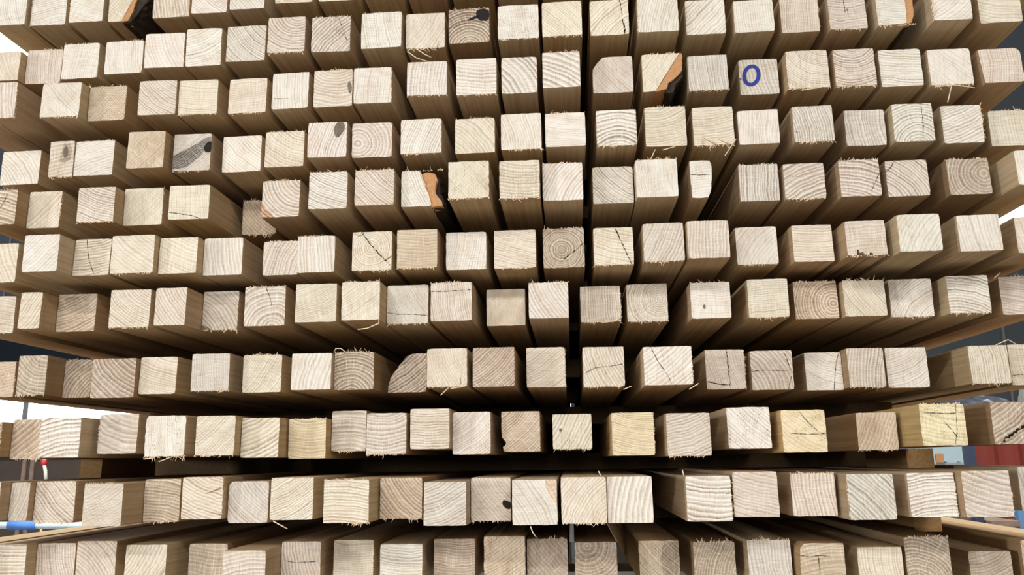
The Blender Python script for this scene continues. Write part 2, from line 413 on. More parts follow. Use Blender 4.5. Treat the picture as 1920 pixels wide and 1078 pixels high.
TABLE = """
#0
-12 50 -20 47 W 4 1 12 .5
60 125 -20 47 W 1 -5 11 .6 L
132 195 -25 41 W 2 5 12 .4 L
205 278 -30 39 C 3 -3 9 .4 
288 357 -34 33 P 6 1 8 .6 s
361 427 -42 25 W 3 3.5 12 .6
432 497 -48 17 W 3 2 11 .5 
517 587 -60 5 C 1 4 12 .5
598 672 -63 2 C 0 5 12 .5 
683 752 -72 -7 C 3 3 10 .5
765 832 -70 -6 P 5 0 10 .5
846 922 -78 -14 C 2 -4 10 .5
930 1006 -84 -20 W 5 1 11 .5
1015 1092 -88 -24 C 3 3 11 .5
1106 1182 -90 -26 P 1 4 11 .5
1194 1270 -94 -30 C 3 2 10 .5
1282 1358 -95 -31 C 3 2 10 .5
1370 1446 -96 -32 C 3 2 10 .5
1458 1534 -97 -33 C 3 2 10 .5
1546 1622 -98 -34 C 3 2 10 .5
1634 1710 -99 -35 C 3 2 10 .5
1722 1798 -100 -36 C 3 2 10 .5
1810 1886 -101 -37 C 3 2 10 .5
1898 1974 -102 -38 C 3 2 10 .5
#1
-32 40 97 152 C 4 2 10 .3
46 115 93 157 P 6 .4 13 .5 
117 185 82 147 W 5 -.8 12 .35 f
197 268 77 138 W 5 .6 12 .3 f
272 345 63 126 W 2.5 1 8 .35 R
349 415 54 123 W -.6 1.6 10 .5 s
425 498 48 115 G 2 2 13 .8
502 572 32 98 P .3 .7 10 .7 F
584 657 31 97 P 1.8 -1.8 9 .8 s
677 753 23 90 W 6 1.2 13 .5 f
761 834 25 90 C -3 2 11 .35 FF
841 918 17 80 B .0 -.6 10 .9
933 1010 9 73 W 6 .8 14 .4 s
1016 1091 3 67 C -3 -3 13 .5 F
1106 1179 0 66 C 1.2 -1.4 10 .6
1195 1272 -6 60 W 2.6 -.7 11 .5 L
1285 1360 0 64 W -4 4 9 .6 
1376 1451 0 60 W 6 .4 13 .4
1463 1535 -6 61 P 6 -.3 14 .5 R
1553 1624 -12 55 P 0 1.6 10 .6 
1643 1713 -16 47 W .6 5 12 .4 s
1747 1821 -28 37 W -3 4 9 .4 LL
1834 1914 -24 42 C .4 2.4 9 .5
#2
-68 5 167 236 P 3 1 9 .5
0 30 154 221 P 5 .5 8 .6 LLRRsH
78 150 155 219 W 3 3 13 .4
166 236 162 226 T -3 3 14 .6 f
260 330 151 215 P 1.8 2.4 12 .7
335 408 150 214 C .6 6 13 .5 F
429 500 147 212 C .6 -6 12 .4 F
510 579 136 204 W 6 .4 11 .45
588 661 131 200 C .1 1.1 9 .5 f
663 734 127 193 W 6 -.6 12 .4 R
763 838 115 179 W 6 -.6 9 .5
855 931 110 177 W .3 3.2 8 .6
940 1007 107 175 W -1.6 -1.2 6 .8
1017 1088 97 164 W -1 -2 6 .8
1111 1187 106 174 P 2.6 2.2 13 .5
1204 1281 100 172 C -4 3.4 11 .4
1290 1365 103 169 G 6 .5 12 .5
1386 1460 111 177 G 6 1.2 8 .45
1475 1554 94 165 C .45 .9 14 .7 F
1564 1642 91 162 P -.05 .9 12 .8
1649 1729 92 162 W .6 5 11 .7
1741 1823 91 159 W 3.5 4 10 .3 FF
1838 1917 90 155 P -3 .2 13 .5
#3
2 75 283 346 W -1.3 -1 9 .6
92 140 265 331 P .6 -4 7 .5 h
140 213 264 329 W .8 -2.4 10 .5
239 308 246 315 T -4 4 11 .3
325 395 251 320 G -3 4 14 .6 F
417 490 255 322 W 3 3.4 10 .5
497 570 246 313 C .7 1.3 10 .55 f
577 650 229 295 W 3 -1.1 11 .7
660 735 230 295 P -.35 -.1 8 .75
751 828 223 288 W 3.4 -1.4 12 .7 F
853 928 222 287 C -1.3 -1.3 9 .45 f
939 1015 213 280 W -3 -.8 12 .45
1022 1098 211 275 W .8 5 14 .4 
1118 1194 206 273 W 0 -1 8 .95
1209 1287 200 274 C -.3 1.5 11 .5
1299 1376 200 272 C -.2 1.9 11 .5 FF
1384 1461 206 270 W 6 -.8 11 .4
1487 1563 198 266 G -2 -.4 12 .7
1584 1661 206 273 G 3 .3 10 .6
1674 1751 194 265 W .1 -.6 10 .9
1766 1843 197 268 W -1.4 3.4 10 .7 RR
1855 1930 207 273 C 6 .3 10 .35
#4
-36 42 357 421 T -.6 -3 8 .9 fL
42 113 359 428 C -3 3 9 .4 RR
145 216 351 416 P 1.3 3.4 12 .8 
231 305 353 422 C -3 3.2 12 .4 R
317 392 347 411 C 6 .3 13 .4
456 520 345 411 T 2 2 9 .5 FFffD
491 562 338 407 P .55 .55 8 .8
579 651 322 392 W 1.2 2.7 12 .8 f
665 739 318 385 P 2.4 2.6 12 .8 f
752 830 320 387 W 3.4 1.6 12 .6 f
840 917 302 372 C 3 2.6 14 .4 sF
936 1012 300 372 C .2 2.5 9 .5 sF
1017 1093 305 376 W 1.6 -1.1 9 .55 f
1111 1188 312 382 G 1.3 1.5 12 .8
1192 1271 298 370 W 6 1.2 13 .3 f
1294 1336 301 371 W .5 -5 11 .3
1386 1461 308 377 G 5 -.3 11 .7 f
1470 1547 306 373 P .9 -2.2 8 .8
1574 1651 299 368 P -.6 -2.4 8 .9
1662 1741 300 368 P -1.1 -1.1 10 .8
1777 1857 297 365 B .35 .05 9 .6 f
1905 1985 280 346 W 4 1 10 .3
#5
-40 31 457 530 C 4 2 7 .4
43 113 440 509 W -3 3.2 9 .4
135 207 448 517 C -.5 3.5 10 .8
208 289 441 512 C 2.5 3.4 8 .35 F
298 372 445 513 C 1.6 3.4 9 .35
379 455 446 516 W 5 .8 8 .45
493 556 452 516 P 1.9 -.8 9 .6 h
557 628 442 511 W 5 .5 8 .45 f
660 735 434 507 C -.02 .1 12 .6
744 820 430 503 T .3 5 9 .35 F
836 912 435 506 W -3 .5 12 .5
926 1005 431 503 C 1.2 3.8 12 .5 F
1018 1096 428 502 B -.05 -.02 12 .7
1113 1188 426 497 C 1 4 11 .5 F
1206 1283 418 490 P -4 2 9 .5
1289 1368 413 484 P 5 -.4 9 .55
1380 1458 425 496 W 1.3 -1.1 8 .35 F
1486 1562 421 491 C .2 6 12 .5
1586 1662 413 480 P .3 -5 9 .35 
1684 1765 401 471 W 1.6 -1.2 8 .35
1797 1877 402 471 W 6 1 9 .4
1905 1985 405 474 C 3 1 9 .3
#6
-45 27 556 625 P 1 4 11 .4
36 107 547 616 C -2.6 1.8 9 .6 h
107 180 551 622 T -.9 2 9 .7
206 281 543 614 C 1 1.4 12 .6 F
290 359 539 610 P 1.8 1.4 10 .7
370 447 546 619 P -1.5 -1.4 9 .6
458 535 537 611 P .2 -.6 7 .7
554 631 532 604 C -1.4 3.6 14 .5
640 715 528 600 C -2 3.2 12 .4
723 803 534 607 W 3 2 14 .45 F
807 885 529 602 P 6 1 14 .6 f
912 985 542 611 C -4 3.4 16 .25
991 1066 529 597 W 1.7 1 9 .55 f
1088 1164 536 604 P 6 .2 13 .6 FR
1175 1252 532 603 P .3 .1 13 .65 F
1295 1370 529 597 W .4 6 12 .35 f
1402 1479 523 595 C .4 -6 14 .5
1489 1571 527 598 T .42 -.1 10 .8 f
1582 1661 525 593 C 2.6 1.8 12 .55 ff
1668 1749 523 594 W .9 -1 13 .7
1777 1856 516 587 W -.4 -1.8 10 .95 F
1875 1955 518 590 P .6 4.5 10 .5 f
#7
-40 27 678 745 T 1 -3 9 .3 Rs
33 102 666 741 B .4 .9 8 .6
105 171 675 746 B .8 -.7 8 .7
171 255 672 746 B 1.3 1.6 7 .7
260 331 669 739 C .9 3 12 .5
359 430 663 733 G 6 .4 14 .45
455 528 665 736 C -2.6 1.8 13 .6
546 622 662 731 W 4 -1.2 7 .45
626 701 660 731 B -.1 -.7 9 .8 ff
727 800 663 736 B -2 3 9 .9
800 876 653 725 C 2.2 1 13 .4 F
886 965 651 725 B -1.6 1.8 12 .8
987 1060 651 726 C -1.9 3 12 .5 R
1093 1171 650 725 C 2.4 1.1 10 .55 F
1207 1298 649 722 W -2.4 3.2 8 .55 R
1323 1397 655 730 P 3 1 12 .5 RR
1408 1487 657 731 P -1.4 -.8 7 .6
1510 1585 660 732 W .7 1.5 12 .55
1584 1659 652 726 P 4 -.6 9 .7 F
1662 1740 651 727 W -.6 1.4 12 .6
1818 1893 647 719 C -3.4 -.2 12 .6 F
1893 1970 645 722 C 4 .6 10 .4
#8
-62 12 791 856 T 1 4 7 .9 RRs
10 75 786 861 T -2 2.4 6 .6 h
74 150 783 858 W .4 -2.2 7 .95 L
185 258 776 851 P .5 1.5 6 .5 L
272 347 779 856 W 6 .6 14 .25 FFs
367 445 779 854 C -1.5 1.7 13 .6
447 523 783 858 C -1.2 2.4 7 .7 
541 614 785 860 Y .1 2.2 10 .5
618 687 770 846 P -.1 -2 8 .6
687 762 774 852 P -.1 1.5 8 .7
769 845 766 842 C .1 7 11 .65 
846 920 772 852 W -1.1 1.6 13 .6
940 1013 771 847 T -2.2 2.6 13 .7
1036 1110 776 842 C -3 1.7 9 .6
1147 1227 773 854 Y .5 2.8 15 .65 R
1250 1333 774 855 P -.8 2.6 10 .6
1364 1445 763 841 W 3 3.4 10 .5 s
1466 1550 768 848 Y 2 3 9 .3 s
1607 1683 773 844 T -3 1.4 9 .4
1726 1812 757 836 Y .8 4 7 .4 s
1860 1945 753 833 B -2.4 3.4 8 .7
#9
-70 8 904 977 P 2 -2 9 .4
10 65 904 977 P -3 1 11 .6 h
65 140 902 981 P 2.6 2.6 10 .7
155 235 906 987 P -2 3.6 12 .35
264 338 898 979 T -.4 -2.4 10 .7
341 417 894 974 C 1 2.6 10 .7 R
428 503 902 981 G 1.8 2 11 .5
507 587 895 975 C -1.3 2.4 14 .75
606 692 899 981 C -.2 -3 11 .7 Ff
712 792 895 973 T 1.3 1.2 10 .7
794 876 903 986 G -1 2.2 11 .6
881 958 895 977 P 2.4 2 10 .5
960 1045 899 985 W -2.6 -1.6 10 .4
1052 1138 894 982 C 1.7 -1.3 11 .5
1138 1224 893 981 W 5 -1 6 .55
1287 1372 892 978 W .2 3 7 .95 R
1375 1460 884 970 P .9 3.6 10 .45 L
1484 1568 887 968 P 5 .5 9 .6 f
1590 1679 888 975 G -2.4 -2.4 9 .8 L
1704 1793 886 970 W .3 -3 10 .95 R
1806 1898 882 970 P 1 3.2 7 .65 R
1912 1990 874 958 G 3 1 9 .4
#10
-112 -34 1021 1104 C 3 1 9 .5
-28 48 1020 1104 C .2 5 9 .7
66 140 1018 1100 P 4 .8 10 .6
142 217 1014 1098 P -1.3 -1.2 9 .6
233 311 1021 1105 C -2.6 1.6 8 .5
353 428 1019 1100 B .3 3 8 .4 h
416 500 1032 1120 P .4 -2.6 8 .6
524 601 1015 1098 P 2.4 .6 9 .6
625 700 1012 1095 C .1 3 13 .5 R
712 792 1020 1106 W .2 2.4 11 .7
813 891 1010 1094 B .1 3.2 12 .5
907 985 1005 1088 T -1.6 2.6 11 .5 s
988 1065 1010 1094 B 2 1.8 8 .4 f
1078 1158 1016 1100 B -.2 .4 8 .5 s
1198 1275 1013 1096 T 3 3 11 .5 s
1301 1380 1016 1101 B 3 -1 11 .6 ff
1403 1485 1012 1098 G 4 .4 9 .5 f
1500 1586 1018 1103 T .4 -3 8 .4
1610 1695 1025 1112 C 4 .4 12 .5
1698 1783 1006 1090 B -.3 -.7 10 .7 f
1820 1900 1033 1118 B -.5 1.6 11 .5
1918 1998 1012 1097 T 2 2 9 .5
2004 2084 1016 1100 C 2 2 9 .5
"""


def med(l):
    l = sorted(l)
    return l[len(l) // 2]


ROWS = []
for ln in TABLE.strip().splitlines():
    if ln.startswith('#'):
        ROWS.append([])
        continue
    p = ln.split()
    ROWS[-1].append(dict(px=tuple(float(v) for v in p[:4]), tone=p[4], pith=(float(p[5]), float(p[6])), rings=float(p[7]), stren=float(p[8]), flags=p[9] if len(p) > 9 else ''))

for k, row in enumerate(ROWS):
    for b in row:
        x0, x1, yt, yb = b['px']
        xm, ym = (x0 + x1) / 2, (yt + yb) / 2
        b['sx0'], b['sx1'] = ray(x0, ym)[0], ray(x1, ym)[0]
        b['sb'], b['st'] = ray(xm, yb)[1], ray(xm, yt)[1]
        b['w1'] = b['sx1'] - b['sx0']
        b['dw'] = min(max(WN / b['w1'], 0.92), 1.10)
    good = [b['dw'] for b in row if 'h' not in b['flags'] and 'H' not in b['flags'] and 'D' not in b['flags'] and abs(WN / b['w1'] - 1) < 0.15]
    D = min(max(med(good), 0.95), 1.05)
    key = 'st' if k == 10 else 'sb'
    base = med([b[key] for b in row if 'D' not in b['flags']]) * D
    for b in row:
        dw = D if ('h' in b['flags'] or 'H' in b['flags'] or abs(WN / b['w1'] - 1) > 0.15) else b['dw']
        if k <= 6:
            y = base / b[key]
            y = min(max(y, D * 0.945), D * 1.06)
        elif k == 7:
            y = 0.5 * base / b[key] + 0.25 * D + 0.25 * dw
        else:
            y = 0.45 * D + 0.55 * dw
        if 'D' in b['flags']:
            y = D * 1.085
        b['y'] = y
        b['X0'], b['X1'] = b['sx0'] * y, b['sx1'] * y
        b['Z0'], b['Z1'] = b['sb'] * y, b['st'] * y
        if k in (0, 10) or b['px'][2] < 0:
            if k == 10:
                b['Z0'] = b['Z1'] - HN
            else:
                b['Z1'] = b['Z0'] + HN
        if 'D' in b['flags']:
            b['Z0'], b['Z1'] = base, base + HN
        if 'h' in b['flags'] or 'D' in b['flags']:
            b['X1'] = b['X0'] + WN * 0.96
        if 'H' in b['flags']:
            b['X0'] = b['X1'] - WN * 0.96
    for a, c in zip(row, row[1:]):
        ov = a['X1'] - c['X0'] + 0.0006
        if ov > 0:
            if 'h' in a['flags'] or 'D' in a['flags']:
                a['X1'] -= ov
            elif 'H' in c['flags']:
                c['X0'] += ov
            else:
                a['X1'] -= ov / 2
                c['X0'] += ov / 2
    ys = [b['y'] for b in row]
    print('ROW', k, 'D %.3f base %.3f' % (D, base), 'y %.3f..%.3f' % (min(ys), max(ys)), 'w %.3f..%.3f' % (min(b['X1'] - b['X0'] for b in row), max(b['X1'] - b['X0'] for b in row)),
          'h %.3f..%.3f' % (min(b['Z1'] - b['Z0'] for b in row), max(b['Z1'] - b['Z0'] for b in row)), 'z0 %.3f..%.3f z1max %.3f' % (min(b['Z0'] for b in row), max(b['Z0'] for b in row), max(b['Z1'] for b in row)))

RECT = [(0, 0), (1, 0), (1, 1), (0, 1)]
# battens whose section is not a plain square (unit coordinates of the end face)
OUTLINE = {
    (0, 3): [(0, 0), (0.34, 0), (0.42, 0.2), (0.62, 0.7), (0.72, 1), (0, 1)],
    (1, 20): [(0, 0), (0.77, 0.03), (0.80, 0.5), (0.78, 1), (0, 1)],
    (2, 14): [(0, 0), (1, 0), (1, 1), (0.26, 1), (0.17, 0.9), (0.0, 0.68)],
    (2, 15): [(0, 0), (0.3, 0.02), (0.52, 0.35), (0.72, 0.66), (0.94, 1), (0, 1)],
    (4, 9): [(0, 0), (0.74, 0), (0.70, 0.2), (0.62, 0.5), (0.52, 0.8), (0.46, 1), (0, 1)],
    (4, 15): [(0.05, 0), (0.78, 0), (0.9, 0.15), (1, 0.6), (1, 0.92), (0.92, 1), (0, 1), (0.02, 0.3)],
    (7, 9): [(0, 0), (1, 0), (1, 1), (0.62, 1), (0.5, 0.95), (0.36, 0.8), (0.22, 0.62), (0.1, 0.45), (0.04, 0.3), (0, 0.15)],
    (8, 12): [(0.04, 0), (1, 0), (1, 1), (0, 1), (0, 0.36), (0.05, 0.3), (0.1, 0.22), (0.08, 0.15), (0.02, 0.12)],
    (5, 18): [(0, 0.02), (0.22, 0), (0.23, 0.16), (0.28, 0.17), (0.30, 0.08), (0.36, 0.09), (0.42, 0.05), (0.44, 0), (0.54, 0), (0.55, 0.08), (0.62, 0.07), (0.64, 0), (1, 0.02), (1, 1), (0, 1)],
    (10, 17): [(0.06, 0), (1, 0), (1, 1), (0.12, 1), (0.02, 0.9), (0, 0.3)],
    (8, 4): [(0.02, 0), (0.98, 0), (1, 0.05), (1, 0.97), (0.97, 1), (0.05, 1), (0, 0.94), (0, 0.4)],
    (9, 6): [(0.04, 0), (1, 0), (1, 1), (0.06, 1), (0, 0.94), (0, 0.05)],
    (2, 22): [(0.06, 0), (1, 0), (1, 0.9), (0.93, 1), (0, 1), (0.02, 0.5)],
}
# drying checks: lines across the end face
CRACKS = {
    (1, 8): [[(0.68, 0.97), (0.74, 0.8), (0.82, 0.6), (0.88, 0.42), (0.92, 0.28)]],
    (1, 14): [[(0.78, 1), (0.82, 0.7), (0.83, 0.4), (0.88, 0.15), (0.86, 0.0)], [(0.9, 0.16), (0.86, 0.0)]],
    (1, 19): [[(0.42, 1), (0.44, 0.7), (0.44, 0.42)], [(0.5, 0.6), (0.53, 0.35)]],
    (3, 19): [[(0.72, 1), (0.74, 0.75), (0.73, 0.4), (0.70, 0.12)]],
    (4, 0): [[(0.72, 0.9), (0.62, 0.6), (0.5, 0.42)]],
    (4, 4): [[(0.0, 0.22), (0.3, 0.17), (0.6, 0.1), (0.85, -0.01)]],
    (4, 15): [[(0.02, 0.63), (0.4, 0.61), (0.95, 0.62)]],
    (4, 18): [[(0.98, 0.6), (0.85, 0.35), (0.72, 0.08)]],
    (4, 19): [[(0.24, 1.0), (0.14, 0.82), (0.0, 0.68)]],
    (5, 2): [[(0.32, 1), (0.36, 0.72), (0.42, 0.45), (0.52, 0.22), (0.62, 0.03)]],
    (5, 8): [[(0.22, 1), (0.45, 0.68), (0.6, 0.5), (0.8, 0.3), (0.98, 0.1)]],
    (5, 12): [[(0.98, 0.62), (0.8, 0.45), (0.62, 0.32), (0.48, 0.2)]],
    (5, 13): [[(0.55, 1), (0.66, 0.7), (0.78, 0.4), (0.9, 0.1), (0.94, 0.0)]],
    (6, 6): [[(0.52, 0.97), (0.6, 0.75), (0.68, 0.5)]],
    (6, 9): [[(0.0, 0.29), (0.3, 0.25), (0.6, 0.24), (1.0, 0.2)]],
    (6, 10): [[(0.0, 0.78), (0.3, 0.77), (0.7, 0.78), (0.98, 0.79)]],
    (7, 10): [[(0.83, 0.28), (0.84, 0.05)]],
    (7, 13): [[(0.05, 0.35), (0.3, 0.48), (0.6, 0.5), (0.97, 0.56)]],
    (7, 14): [[(0.16, 1), (0.3, 0.62), (0.46, 0.3), (0.56, 0.02)]],
    (7, 15): [[(0.56, 1), (0.58, 0.5), (0.6, 0.03)], [(0.02, 0.2), (0.3, 0.14), (0.56, 0.1)]],
    (7, 16): [[(0.8, 1), (0.92, 0.6), (0.94, 0.3), (0.85, 0.0)], [(0.0, 0.48), (0.4, 0.5), (0.92, 0.48)]],
    (7, 17): [[(0.94, 0.95), (0.85, 0.7), (0.78, 0.35), (0.72, 0.0)]],
    (7, 21): [[(0.02, 0.0), (0.02, 0.25), (0.4, 0.27), (1, 0.24)]],
    (8, 19): [[(0.82, 1), (0.8, 0.6), (0.78, 0.3), (0.7, 0.02)], [(0.1, 0.8), (0.5, 0.77), (0.98, 0.78)], [(0.5, 0.6), (0.66, 0.4), (0.78, 0.2)]],
    (8, 17): [[(0.42, 0.95), (0.62, 0.68), (0.8, 0.5)], [(0.2, 0.45), (0.6, 0.42), (0.98, 0.43)]],
    (8, 20): [[(0.1, 0.02), (0.5, 0.3), (1.0, 0.62)]],
    (10, 17): [[(0.0, 0.72), (0.3, 0.7), (0.5, 0.72), (0.66, 0.69)], [(0.42, 0.7), (0.42, 0.3)]],
    (10, 7): [[(0.05, 0.55), (0.4, 0.5), (0.9, 0.52)]],
    (3, 17): [[(0.03, 0.3), (0.12, 0.27)]],
    (8, 12): [[(0.0, 0.36), (0.06, 0.27), (0.12, 0.2)]],
    (2, 7): [[(0.05, 0.3), (0.5, 0.28)]],
}
WIDE = {(8, 20): 2.6, (5, 8): 1.1, (1, 14): 1.2, (5, 12): 1.0, (5, 13): 1.1, (7, 15): 0.9}
# knots: centre, radii, tilt, material
KNOTS = {
    (1, 11): [((0.84, 0.80), (0.17, 0.2), 0.3, 'k'), ((0.62, 0.72), (0.16, 0.035), 0.35, 'k')],
    (2, 8): [((0.93, 0.5), (0.05, 0.16), 0.1, 'g')],
    (3, 1): [((0.66, 0.68), (0.1, 0.17), 0.0, 'g')],
    (3, 4): [((0.95, 0.62), (0.13, 0.16), -0.7, 'k')],
    (3, 7): [((0.80, 0.82), (0.13, 0.24), -0.2, 'g')],
    (6, 15): [((0.33, 0.33), (0.03, 0.06), 0.0, 'g')],
    (8, 13): [((0.2, 0.55), (0.035, 0.05), 0.0, 'g')],
    (9, 11): [((0.9, 0.37), (0.12, 0.09), -0.75, 'k')],
    (3, 5): [],
}
# weathered, heartwood and painted-shade zones with their own outline: polygon, tone
ZONES = {
    (3, 4): ([(0.0, 0.05), (0.35, 0.1), (0.62, 0.3), (0.85, 0.52), (0.98, 0.52), (0.99, 0.9), (0.8, 0.85), (0.5, 0.65), (0.2, 0.5), (0.0, 0.42)], (0.17, 0.155, 0.135)),
    (1, 11): ([(0.01, 0.45), (0.3, 0.55), (0.55, 0.62), (0.99, 0.55), (0.99, 0.99), (0.01, 0.99)], (0.34, 0.25, 0.19)),
    (3, 1): ([(0.45, 0.45), (0.62, 0.4), (0.85, 0.48), (0.88, 0.8), (0.8, 0.94), (0.55, 0.92), (0.47, 0.7)], (0.42, 0.34, 0.27)),
    (6, 5): ([(0.01, 0.01), (0.3, 0.01), (0.12, 0.1), (0.01, 0.16)], (0.2, 0.14, 0.08)),
    (10, 14): ([(0.6, 0.01), (0.99, 0.01), (0.99, 0.97), (0.62, 0.97), (0.56, 0.6)], (0.35, 0.27, 0.2)),  # shadow on the right part of this end, painted as a darker tone
    (4, 6): ([(0.01, 0.01), (0.35, 0.01), (0.15, 0.2), (0.01, 0.42)], (0.52, 0.33, 0.2)),
    (9, 12): ([(0.99, 0.45), (0.99, 0.99), (0.72, 0.99), (0.8, 0.7)], (0.66, 0.5, 0.36)),
}
SPECIAL = {
    (0, 3): 'batten with dark bark along one side', (1, 8): 'pinkish batten end with dotted check', (1, 11): 'brown batten end with black corner knot',
    (1, 14): 'batten end split by upright crack', (1, 19): 'pinkish batten end with short dark checks', (1, 20): 'pale batten edged with orange bark',
    (1, 21): 'pale batten with splintered edge', (2, 1): 'ragged batten with splintered edge', (2, 8): 'cream batten end with small side knot',
    (2, 14): 'pinkish batten end with one corner cut off', (2, 15): 'batten with slanting orange and black bark', (2, 17): 'greyish batten end marked with a blue zero',
    (3, 1): 'pinkish batten end with grey knot', (3, 4): 'batten end with dark stain and black knot', (3, 7): 'pale batten end with grey corner knot',
    (3, 19): 'boldly ringed batten end with upright crack', (4, 4): 'jutting batten end with low crack', (4, 5): 'set-back batten with frayed end',
    (4, 9): 'pale batten with bumpy bark edge', (4, 15): 'narrow pale batten with rounded edge', (4, 18): 'batten end crossed by slanting check',
    (5, 2): 'cream batten end with curved check', (5, 8): 'batten end with heart rings and diagonal crack', (5, 12): 'brown batten end with heart rings and check',
    (5, 13): 'cream batten end with slanting dotted crack', (5, 18): 'pinkish batten end chipped underneath', (6, 9): 'pale batten end with level crack',
    (6, 10): 'pinkish batten end with crack near top', (7, 9): 'brown batten end with rounded waney corner', (7, 13): 'cream batten end with level check',
    (7, 14): 'wide pale batten end with slanting crack', (7, 15): 'pinkish batten end split upright', (7, 16): 'batten end with crossing checks',
    (7, 17): 'pale batten end with wavy upright crack', (8, 0): 'ragged splintered batten', (8, 19): 'yellowish batten end crazed with checks',
    (8, 20): 'brown batten end with dark diagonal streak', (9, 11): 'pinkish batten end with dark side knot', (8, 17): 'yellowish spotted batten end',
    (10, 17): 'tan batten end with level crack', (2, 3): 'tan speckled batten end', (8, 16): 'pale batten end dotted with pores',
    (8, 4): 'bluish white batten end with frayed bottom',
}


# single long slivers hanging off a cut (unit coordinates of the end face)
SLIVERS = {
    (1, 10): [[(0.05, -0.08), (0.3, -0.3), (0.65, -0.42)], [(0.3, -0.03), (0.5, -0.2), (0.66, -0.28)], [(0.8, 0.02), (0.83, 0.16)]],
    (3, 15): [[(0.2, 0.3), (0.21, 0.03)], [(0.26, 0.2), (0.55, 0.0)], [(0.6, 0.15), (0.98, -0.06)], [(1.02, 0.12), (0.72, -0.3)]],
    (3, 14): [[(0.22, -0.08), (0.1, -0.32)], [(0.4, -0.1), (0.7, -0.03)]],
    (6, 8): [[(0.45, -0.24), (0.7, -0.22), (0.98, -0.1), (1.0, 0.04)]],
    (7, 8): [[(-0.02, 1.0), (0.04, 1.1), (0.16, 1.1), (0.28, 1.0)]],
    (9, 7): [[(0.1, -0.02), (0.3, -0.12), (0.44, -0.2)]],
    (9, 12): [[(0.4, -0.02), (0.45, -0.15), (0.52, -0.25)]],
    (9, 13): [[(0.9, 1.0), (0.84, 1.12)]],
    (9, 15): [[(-0.03, 1.0), (-0.06, 1.14)]],
    (7, 20): [[(0.72, 1.0), (1.04, 1.13), (1.25, 1.0)]],
    (6, 21): [[(-0.1, 0.96), (0.06, 1.1)]],
    (2, 21): [[(0.1, -0.05), (0.5, -0.03), (0.98, -0.12)], [(0.45, -0.05), (0.3, -0.5)]],
    (8, 2): [[(0.02, 0.22), (-0.2, 0.12), (-0.36, 0.07)], [(0.03, 0.4), (-0.12, 0.4)]],
    (6, 13): [[(0.5, -0.02), (0.85, 0.01), (1.02, 0.13)]],
    (7, 13): [[(0.95, -0.08), (1.14, 0.0)]],
    (7, 10): [[(0.35, -0.22), (0.55, -0.03)], [(0.6, -0.05), (0.95, 0.0)]],
    (8, 4): [[(0.4, -0.12), (0.75, 0.0)], [(0.02, -0.05), (0.3, -0.03)]],
    (7, 14): [[(0.9, -0.12), (1.1, 0.02)]],
    (1, 21): [[(-0.02, 0.1), (0.06, 0.3)], [(-0.05, 0.3), (0.02, 0.5)], [(-0.03, 0.5), (0.02, 0.66)]],
    (5, 8): [[(0.05, 0.98), (0.2, 0.9), (0.28, 0.97)], [(0.8, 0.25), (1.0, 0.36)]],
    (2, 18): [[(0.3, -0.06), (0.75, -0.02)]],
    (9, 5): [[(0.6, 0.62), (0.95, 0.75)], [(0.7, 0.2), (1.0, 0.12)]],
}


def orient_word(px, pz):
    d = math.hypot(px, pz)
    if d < 0.75:
        return 'heart rings'
    curved = d < 1.9
    a = math.degrees(math.atan2(pz, px)) % 180
    if a < 22 or a > 158:
        return 'curved upright rings' if curved else 'upright grain'
    if 68 < a < 112:
        return ('sagging rings' if pz > 0 else 'arched rings') if curved else 'level grain'
    if a < 90:
        return 'curved falling rings' if curved else 'falling grain'
    return 'curved rising rings' if curved else 'rising grain'


def resample(poly, step):
    out = []
    n = len(poly)
    for i in range(n):
        a, c = Vector(poly[i]), Vector(poly[(i + 1) % n])
        k = max(1, int(round((c - a).length / step)))
        for j in range(k):
            out.append((a + (c - a) * (j / k), j == 0))
    return out


def set_wood(o, tone, pith, grain, speckle=0.0):
    o['speckle'] = speckle
    o['tone'] = tone
    o['pith'] = pith
    o['grain'] = grain


def face_y(u, v, w, h, t):
    return (u - 0.5) * w * t[0] + (v - 0.5) * h * t[1]


def plate(name, poly, mat, parent, w, h, t, proud, jit=0.0, step=0.08):
    """thin plate lying on the end face, outline in unit coordinates"""
    pts = [p for p, _ in resample(poly, step)]
    R = RND
    pts = [Vector((min(max(p.x + R.uniform(-jit, jit), 0.004), 0.996), min(max(p.y + R.uniform(-jit, jit), 0.004), 0.996))) for p in pts]
    n = len(pts)
    V = [((p.x - 0.5) * w, face_y(p.x, p.y, w, h, t) - proud, p.y * h) for p in pts] + [((p.x - 0.5) * w, face_y(p.x, p.y, w, h, t) + 0.001, p.y * h) for p in pts]
    Fc = [tuple(range(n))] + [(i, i + n, (i + 1) % n + n, (i + 1) % n) for i in range(n)]
    return mesh(name, V, Fc, mat, parent)


